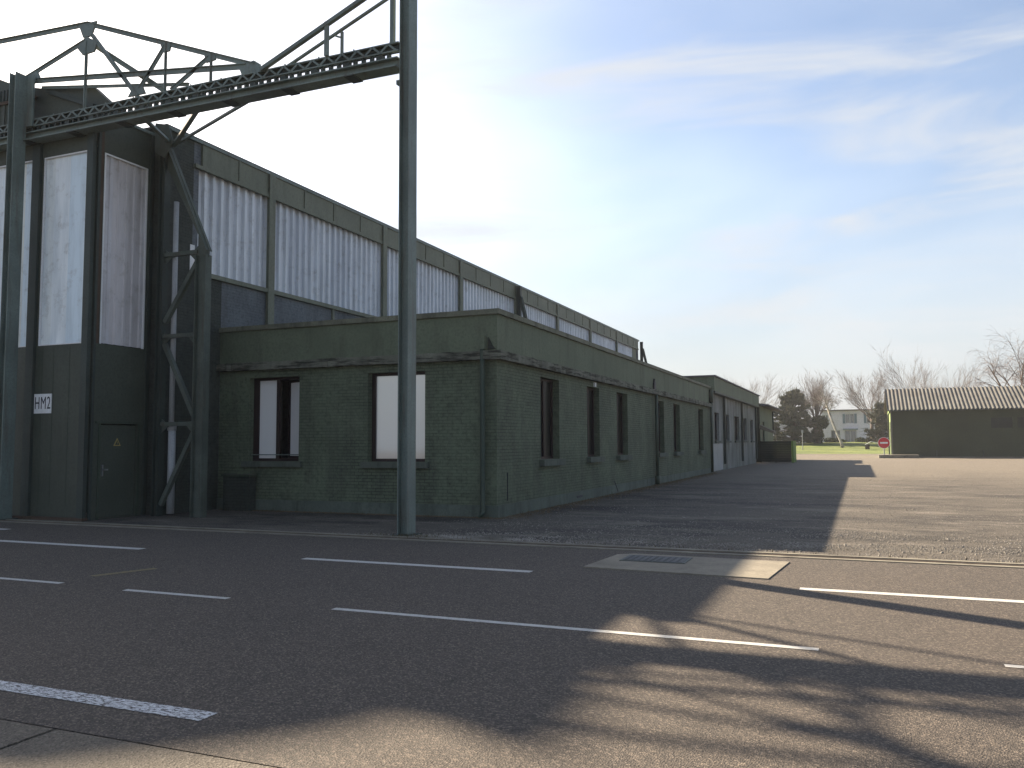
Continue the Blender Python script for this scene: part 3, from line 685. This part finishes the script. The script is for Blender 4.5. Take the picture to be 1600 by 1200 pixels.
# third small building with lean-to and hood
tb = thing('small_green_building', 'small dim green building with overhanging roof behind the dark fence', 'building', (-9, 76, 0))
MB().wall('x', -7.45, 70.8, 82, 0, 4.55, [(72.2, 74.4, .1, 3.3)], -.2).build('side_wall', 'render', tb)
box('front_wall', 'brick_dark', tb, -13, -7.46, 70.8, 71.0, 0, 4.55); box('back_wall', 'render', tb, -13, -7.46, 81.8, 82, 0, 4.55)
MB().prism([(-13.2, 4.56), (-6.7, 4.56), (-6.7, 4.66), (-10, 5.1), (-13.2, 4.7)], 'y', 70.4, 83).build('roof', 'house_roof', tb)
box('door', 'brown', tb, -7.62, -7.58, 72.2, 74.4, .1, 3.3)
MB().tube([(-7.3, 80.5, 4.4), (-7.3, 80.5, 2.4)], .07, 8).build('rain_pipe', 'steel_dark', tb, True)
MB().prism([(-7.3, 2.65), (-6.25, 2.30), (-6.2, 2.45), (-7.3, 3.0)], 'y', 69.0, 70.9).build('door_hood', 'kerb', tb)

# dark screen fence with a bright green end post
fe = thing('screen_fence', 'low dark slatted screen fence with bright green end post', 'fence', (-6.1, 69.5, 0))
mb = MB()
for i in range(9): mb.box(-7.35, -4.98, 69.5, 69.54, .06+i*.18, .06+i*.18+.176)
mb.build('slat_panel', 'fence_dark', fe)
for x in (-7.3, -6.15): MB().box(x-.05, x+.05, 69.54, 69.62, 0, 1.7).build('post', 'fence_dark', fe)
MB().box(-4.97, -4.82, 69.45, 72.6, 0, 1.70).build('end_post', 'fence_green', fe)

# ------------------------------------------------------------------ shed with corrugated roof
sh = thing('shed', 'long dark green shed with corrugated cement roof across the yard', 'shed', (15, 97, 0))
SX = 2.95; SY = 92.0
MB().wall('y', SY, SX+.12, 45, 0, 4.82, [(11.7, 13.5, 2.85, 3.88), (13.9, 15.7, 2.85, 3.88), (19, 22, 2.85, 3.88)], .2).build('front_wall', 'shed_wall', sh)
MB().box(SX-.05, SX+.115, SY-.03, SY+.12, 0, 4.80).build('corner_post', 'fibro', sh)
MB().prism([(SY+.13, 0), (102, 0), (102, 4.85), (97, 7.0), (SY+.13, 4.85)], 'x', SX, SX+.1).build('end_wall', 'shed_end_lit', sh)
box('back_wall', 'shed_wall', sh, SX+.12, 45, 101.9, 102, 0, 4.8)
for a, b in ((11.7, 13.5), (13.9, 15.7), (19, 22)):
    o = MB().box(a, a+.06, SY+.1, SY+.16, 2.85, 3.88).box(b-.06, b, SY+.1, SY+.16, 2.85, 3.88).box((a+b)/2-.03, (a+b)/2+.03, SY+.1, SY+.16, 2.85, 3.88).build('window', 'fence_dark', sh)
    MB().box(a+.06, b-.06, SY+.12, SY+.13, 2.87, 3.86).build('pane', 'fence_dark', o)
rf = MB(); pitch = .36; n = 8; xs = []
x = SX-.35
while x < 46: xs.append((x, .055*math.cos(2*math.pi*(x-SX)/pitch))); x += pitch/n
for (ya, za), (yb, zb) in (((SY-.45, 4.72), (97, 7.12)), ((97, 7.12), (102.5, 4.72))):
    base = len(rf.v)
    for x, h in xs: rf.v.append((x, ya, za+h)); rf.v.append((x, yb, zb+h))
    for i in range(len(xs)-1): rf.f.append((base+2*i, base+2*i+2, base+2*i+3, base+2*i+1))
rf.build('roof', 'fibro', sh, True)
MB().box(SX-.3, 46, SY-.56, SY-.44, 4.60, 4.70).build('gutter', 'steel_dark', sh)
MB().prism([(SY-.4, 4.55), (97, 6.92), (102.4, 4.55), (102.4, 4.68), (97, 7.04), (SY-.4, 4.68)], 'x', SX-.34, SX-.28).build('barge_board', 'rust', sh)
MB().tube([(SX-.1, SY-.45, 4.6), (SX-.22, SY+.4, 4.2), (SX-.22, SY+.4, .1)], .07, 8).build('rain_pipe', 'pipe_green', sh, True)
box('door', 'pipe_green', sh, SX-.03, SX-.003, 94, 95.6, .1, 3.6); box('vent', 'black', sh, SX-.05, SX-.031, 94.4, 95, 2.6, 2.9)
MB().box(SX-.2, 45, SY-.25, SY-.02, 0, .12).build('plinth', 'kerb', sh)
for x in (6.9, 10.9): MB().box(x, x+.09, SY-.18, SY-.03, .12, .75).build('stub_pipe', 'pipe_green', sh)

# no entry sign on its kerb
ne = thing('no_entry_sign', 'round red no-entry sign on a short post by the shed corner', 'road sign', (2.2, 90.4, .3))
MB().tube([(2.2, 90.45, .3), (2.2, 90.45, 1.9)], .05, 8).build('post', 'galv', ne)
def disc(r, y0, y1, mat, nm): 
    p = [(2.2+r*math.cos(2*math.pi*k/32), 1.48+r*math.sin(2*math.pi*k/32)) for k in range(32)]
    return MB().prism(p, 'y', y0, y1).build(nm, mat, ne)
disc(.56, 90.38, 90.41, 'white', 'rim'); disc(.52, 90.37, 90.379, 'red', 'sign_disc')
box('white_bar', 'white', ne, 1.85, 2.55, 90.36, 90.369, 1.40, 1.56)

# ------------------------------------------------------------------ white house far back
hs_ = thing('white_house', 'two storey cream house with shuttered windows behind the lawn trees', 'house', (0, 160, 1.3))
wins = [(-2.15, -.75, 4.7, 6.35), (-4.55, -3.0, 1.9, 3.6), (-2.35, -.45, 1.45, 3.6), (1.9, 3.2, 1.6, 3.2), (1.2, 2.4, 4.7, 6.35), (-5.75, -4.9, 4.8, 6.2), (5.5, 7, 4.7, 6.3)]
MB().wall('y', 155, -6.0, 16, 0, 6.9, wins, .18).build('front_wall', 'house', hs_)
box('side_wall', 'house', hs_, -6.0, -5.8, 155.01, 165, 0, 6.89); box('back_wall', 'house', hs_, -6.0, 16, 165, 165.2, 0, 6.89)
MB().box(-6.3, 16.3, 154.7, 165.5, 6.902, 7.08).build('roof', 'house_roof', hs_)
MB().box(-30, -6.01, 156.5, 164, 0, 5.1).build('low_wing', 'house', hs_); MB().box(-30, -6.01, 156.3, 164.2, 5.102, 5.25).build('wing_roof', 'house_roof', hs_)
for a, b, c, d in wins:
    o = MB().box(a, a+.1, 155.1, 155.16, c, d).box(b-.1, b, 155.1, 155.16, c, d).box(a+.1, b-.1, 155.1, 155.16, d-.1, d).box(a+.1, b-.1, 155.1, 155.16, c, c+.1).box((a+b)/2-.06, (a+b)/2+.06, 155.09, 155.16, c+.1, d-.1).build('window', 'house_frame', hs_)
    MB().box(a+.1, b-.1, 155.13, 155.14, c+.1, d-.1).build('pane', 'glass_far', o)
for a, b, c, d in wins[:1]+wins[4:5]:
    MB().box(a-.42, a-.02, 154.93, 154.98, c, d).box(b+.02, b+.42, 154.93, 154.98, c, d).build('shutter', 'shutter', hs_)
MB().box(-2.6, -.2, 154.3, 154.99, 3.62, 3.80).build('door_canopy', 'shutter', hs_)

# ------------------------------------------------------------------ trees
def rot_about(v, ax, ang): return Matrix.Rotation(ang, 3, ax) @ v
def bare_tree(name, label, base, H, spread, seed, style='fan', trunk_r=.25, lean=(0, 0), barkm='bark', clear=.25, twigs=1.0, group='bare winter trees', ivy=0):
    rnd = random.Random(seed); t = thing(name, label, 'tree', base, group)
    tk = MB(); lb_ = MB(); tw = MB()
    b = Vector(base); th = H*clear
    top = b+Vector((lean[0]*th, lean[1]*th, th))
    mid = b+(top-b)*.5+Vector((rnd.uniform(-.1, .1), 0, 0))
    tk.tube([b-Vector((0, 0, .3)), b+(top-b)*.08, mid, top], [trunk_r*1.35, trunk_r*1.05, trunk_r*.9, trunk_r*.75], 9)
    def grow(p, d, L, r, lev, maxl):
        n = 4 if lev < 2 else 3; pts = [p]; rs = [r]; dd = d.copy()
        for i in range(n):
            j = Vector((rnd.gauss(0, 1), rnd.gauss(0, 1), rnd.gauss(0, 1)))*((.045 if lev < 2 else .09) if style == 'fan' else (.10 if lev < 2 else .15))
            if style == 'droop' and lev >= 2: j += Vector((0, 0, -.22))
            elif style != 'droop' and lev >= 1: j += Vector((0, 0, .07))
            dd = (dd+j).normalized(); pts.append(pts[-1]+dd*L/n); rs.append(r*(1-.72*(i+1)/n))
        (lb_ if lev < 2 else tw).tube(pts, rs, 5 if lev < 2 else 3, False)
        if lev >= maxl: return
        k = {0: 8, 1: 6, 2: 5, 3: 4}.get(lev, 3); k = max(2, int(k*twigs+.5))
        for i in range(k):
            s = rnd.uniform(.25, 1); q = s*n; a = min(int(q), n-1); pp = pts[a].lerp(pts[a+1], q-a)
            ax = dd.cross(Vector((rnd.gauss(0, 1), rnd.gauss(0, 1), rnd.gauss(0, 1)))).normalized()
            nd = rot_about((pts[a+1]-pts[a]).normalized(), ax, R(rnd.uniform(12, 34) if style == 'fan' else rnd.uniform(18, 45)))
            grow(pp, nd, L*rnd.uniform(.42, .66), max(r*(1-.72*s)*.55, .009), lev+1, maxl)
    nl = 12 if style == 'fan' else 8
    for i in range(nl):
        az = 2*math.pi*(i+rnd.uniform(-.3, .3))/nl; tilt = R(rnd.uniform(6, 52)) if style == 'fan' else R(rnd.uniform(15, 62))
        d = Vector((math.cos(az)*math.sin(tilt)*spread, math.sin(az)*math.sin(tilt)*spread, math.cos(tilt))).normalized()
        d = (d+Vector((lean[0], lean[1], 0))*.5).normalized()
        st = top-(top-b)*rnd.uniform(0, .25)
        grow(st, d, H*(1-clear)*rnd.uniform(.55, .85)/max(d.z, .62)*.80, trunk_r*(.26 if style == 'fan' else .42), 0, 3)
    tk.build('trunk', barkm, t, True); lb_.build('limb', barkm, t, True); tw.build('crown', 'twig', t)
    if ivy: leaf_blob(t, 'ivy', 'ivy', [(b+Vector((0, 0, H*.12)), ivy*.55, H*.13), (b+Vector((ivy*.2, 0, H*.30)), ivy*.8, H*.10)], 2600, .22, rnd)
    return t
def leaf_blob(parent, name, mat, blobs, n, size, rnd, elong=1.0):
    mb = MB(); w = [bl[1]**2*bl[2] for bl in blobs]
    for _ in range(n):
        c, rr, hz = rnd.choices(blobs, w)[0]
        while True:
            p = Vector((rnd.uniform(-1, 1), rnd.uniform(-1, 1), rnd.uniform(-1, 1)))
            if .25 < p.length < 1: break
        p = Vector((p.x*rr, p.y*rr, p.z*hz))+c
        s = size*rnd.uniform(.5, 1.3)
        u = Vector((rnd.gauss(0, 1), rnd.gauss(0, 1), rnd.gauss(0, 1))).normalized(); v = u.orthogonal().normalized()
        mb.add([p-u*s*elong, p+v*s*.4, p+u*s*elong, p-v*s*.4], [(0, 1, 2, 3)])
    return mb.build(name, mat, parent)
def evergreen(name, label, base, H, rad, seed, n=16000, group=None):
    rnd = random.Random(seed); t = thing(name, label, 'tree', base, group); b = Vector(base)
    tk = MB().tube([b-Vector((0, 0, .2)), b+Vector((.1, 0, H*.4)), b+Vector((0, .1, H*.93))], [.28, .2, .05], 8)
    bl = []; tw = MB()
    for i in range(150):
        z = rnd.uniform(.02, .97); prof = (1-z)**.5*(.72+.28*min(1, z/.3)); az = rnd.uniform(0, 6.283); rr = rad*prof*rnd.uniform(.25, 1.05)
        c = b+Vector((math.cos(az)*rr, math.sin(az)*rr, .3+z*(H-.6)))
        bl.append((c, rad*rnd.uniform(.08, .20), H*rnd.uniform(.02, .05)))
        tk.tube([b+Vector((0, 0, .2+z*H*.8)), c], [.06, .015], 4, False)
        if rr > .5*rad*prof:
            d = (c-b-Vector((0, 0, H*.35))).normalized()
            for k in range(9):
                q = c+Vector((rnd.gauss(0, .3), rnd.gauss(0, .3), rnd.gauss(0, .2))); tw.tube([q, q+(d+Vector((rnd.gauss(0, .3), rnd.gauss(0, .3), .25))).normalized()*rad*.26], [.03, .008], 3, False)
    tk.build('trunk', 'bark', t, True); tw.build('branch_tips', 'leaf', t); leaf_blob(t, 'crown', 'leaf', bl, n, .17, rnd, 1.6)
    return t
bare_tree('bare_tree', 'bare crown showing above the flat roof of the pale building', (-18.4, 150, .8), 11.4, 1.0, 5, 'fan', .22)
evergreen('evergreen_tree', 'bushy dark evergreen with wide ragged crown left of the thick trunk', (-10.0, 146, 1.2), 9.2, 4.3, 8, 26000)
bare_tree('bare_tree', 'tall bare tree with thick ivied trunk beside the evergreen', (-6.4, 147, 1.2), 11.8, .62, 21, 'fan', .55, clear=.36, ivy=1.9)
bare_tree('leaning_birch', 'slim pale birch leaning left in front of the cream house', (-2.4, 136, 1.0), 9.8, .7, 31, 'droop', .19, (-.34, 0), 'birch', .62, group='bare winter trees')
bare_tree('bare_tree', 'fan shaped bare tree rising above the cream house roof near the shed', (2.0, 149, 1.2), 11.4, 1.15, 43, 'fan', .3, clear=.38)
evergreen('evergreen_bush', 'dark evergreen bush pressed against the left end of the shed', (3.2, 139, 1.2), 6.6, 2.6, 17, 8000)
bare_tree('bare_tree', 'rounded bare crown above the middle of the shed roof', (9.9, 126, .3), 11.2, 1.25, 55, 'fan', .3, clear=.3)
bare_tree('bare_tree', 'biggest bare tree with drooping reddish twigs at right edge', (17.6, 112, 0), 13.4, 1.25, 64, 'droop', .42, clear=.42, twigs=1.15)
# young trees and low shrubs on the lawn
for i, (x, y, h, r, lab) in enumerate([(.2, 150, 1.0, .9, 'low clipped shrub under the middle ground floor window of the house'), (-3.2, 151, .9, 1.0, 'low shrub left of the house door'), (-4.6, 150.5, 1.0, .9, 'rounded shrub by the ivied trunk'), (1.7, 151, 1.1, .9, 'rounded shrub right of the house door'), (-9, 149, 1.3, 2.2, 'dark wide shrub below the evergreen tree'), (-13.5, 151, 1.3, 2.4, 'dark shrub at the left end of the lawn')]):
    rnd = random.Random(90+i); s = thing('shrub', lab, 'shrub', (x, y, 1.3), 'shrubs along the house')
    leaf_blob(s, 'foliage', 'ivy', [(Vector((x+rnd.uniform(-.3, .3)*r, y, 1.35+h*.45)), r, h*.5), (Vector((x+.5*r, y+.2, 1.35+h*.35)), r*.7, h*.4)], 900, .14, rnd)
    MB().tube([(x, y, 1.2), (x, y, 1.35+h*.5)], .05, 5).build('stem', 'bark', s)
lp = thing('sign_post', 'thin grey post standing on the lawn before the thick tree trunk', 'post', (-7.6, 128, .3))
MB().tube([(-7.6, 128, .3), (-7.6, 128, 3.3)], .06, 8).build('pole', 'galv', lp); MB().box(-7.75, -7.45, 127.9, 127.94, 2.9, 3.3).build('plate', 'galv', lp)
bx = thing('lawn_box', 'small dark box with a pale rail standing on the lawn', 'box', (1.0, 131, .6))
MB().box(.7, 1.3, 130.8, 131.2, .5, 1.15).build('body', 'rust', bx); MB().tube([(.7, 130.7, 1.15), (1.5, 130.7, 1.6), (2.6, 130.7, 1.35)], .05, 6).build('rail', 'white', bx)

# ------------------------------------------------------------------ loose stones, litter and weeds
def scatter(name, mat, n, fn, smin, smax, flat, seed, label, cat):
    rnd = random.Random(seed); mb = MB()
    for _ in range(n):
        x, y = fn(rnd); s = rnd.uniform(smin, smax)*(1 if rnd.random() > .03 else 1.8); a = rnd.uniform(0, 6.28); z = .008
        vs = [(x+s*math.cos(a+k*1.5708)*rnd.uniform(.6, 1), y+s*math.sin(a+k*1.5708)*rnd.uniform(.6, 1), z) for k in range(4)]+[(x+rnd.uniform(-.3, .3)*s, y+rnd.uniform(-.3, .3)*s, z+s*flat)]
        mb.add(vs, [(0, 1, 4), (1, 2, 4), (2, 3, 4), (3, 0, 4)])
    return tag(mb.build(name, mat), label, cat, kind='stuff')
def yardpos(r):
    y = 13.2+40*r.random()**1.7; return (r.uniform(-7.2, 1.0+y*.33), y)
scatter('gravel', 'stone', 15000, yardpos, .006, .022, .7, 3, 'loose pale gravel strewn over the worn yard', 'gravel')
def bandpos(r):
    c = r.choice([(-3.5, 14.0, 2.0, .25), (1.5, 14.3, 2.5, .3), (-6.4, 13.3, .8, .15), (0, 16, 4, .4)]); return (r.gauss(c[0], c[2]), r.gauss(c[1], c[3]))
scatter('gravel_drift', 'stone', 9000, bandpos, .006, .02, .7, 4, 'drifts of loose chippings just beyond the door track', 'gravel')
def edgepos(r):
    if r.random() < .7: return (AX+.08+abs(r.gauss(0, .28)), r.uniform(16.9, 46))
    return (r.uniform(-15, -7.2), AY-.06-abs(r.gauss(0, .12)))
scatter('leaf_litter', 'litter', 7000, edgepos, .01, .035, .35, 6, 'brown leaf litter and dirt along the annex foot', 'litter')
rnd = random.Random(77); mb = MB()
for _ in range(1500):
    x, y = edgepos(rnd)
    if rnd.random() < .3: x, y = (rnd.gauss(-7.3, .5), 13.15+rnd.gauss(0, .10)) if rnd.random() < .5 else (rnd.uniform(-9, 6), 13.13+abs(rnd.gauss(0, .05)))
    h = rnd.uniform(.02, .09); a = rnd.uniform(0, 6.28); dx, dy = math.cos(a)*.006, math.sin(a)*.006; l = rnd.uniform(-.04, .04)
    mb.add([(x-dx, y-dy, 0), (x+dx, y+dy, 0), (x+l, y+l*.6, h)], [(0, 1, 2)])
tag(mb.build('weeds', 'weed'), 'thin dry weeds in the joint at the wall foot', 'weeds', kind='stuff')

# ------------------------------------------------------------------ thin morning haze
hm = bpy.data.materials.new('haze'); hm.use_nodes = True; hn = hm.node_tree
for n in list(hn.nodes):
    if n.type != 'OUTPUT_MATERIAL': hn.nodes.remove(n)
pv = hn.nodes.new('ShaderNodeVolumePrincipled'); pv.inputs['Color'].default_value = (.90, .93, 1, 1); pv.inputs['Density'].default_value = .00036; pv.inputs['Anisotropy'].default_value = .0
hn.links.new(pv.outputs[0], [n for n in hn.nodes if n.type == 'OUTPUT_MATERIAL'][0].inputs['Volume'])
M['haze'] = hm
tag(MB().box(-330, 330, -130, 480, -1.2, 25).build('haze', 'haze'), kind='stuff')
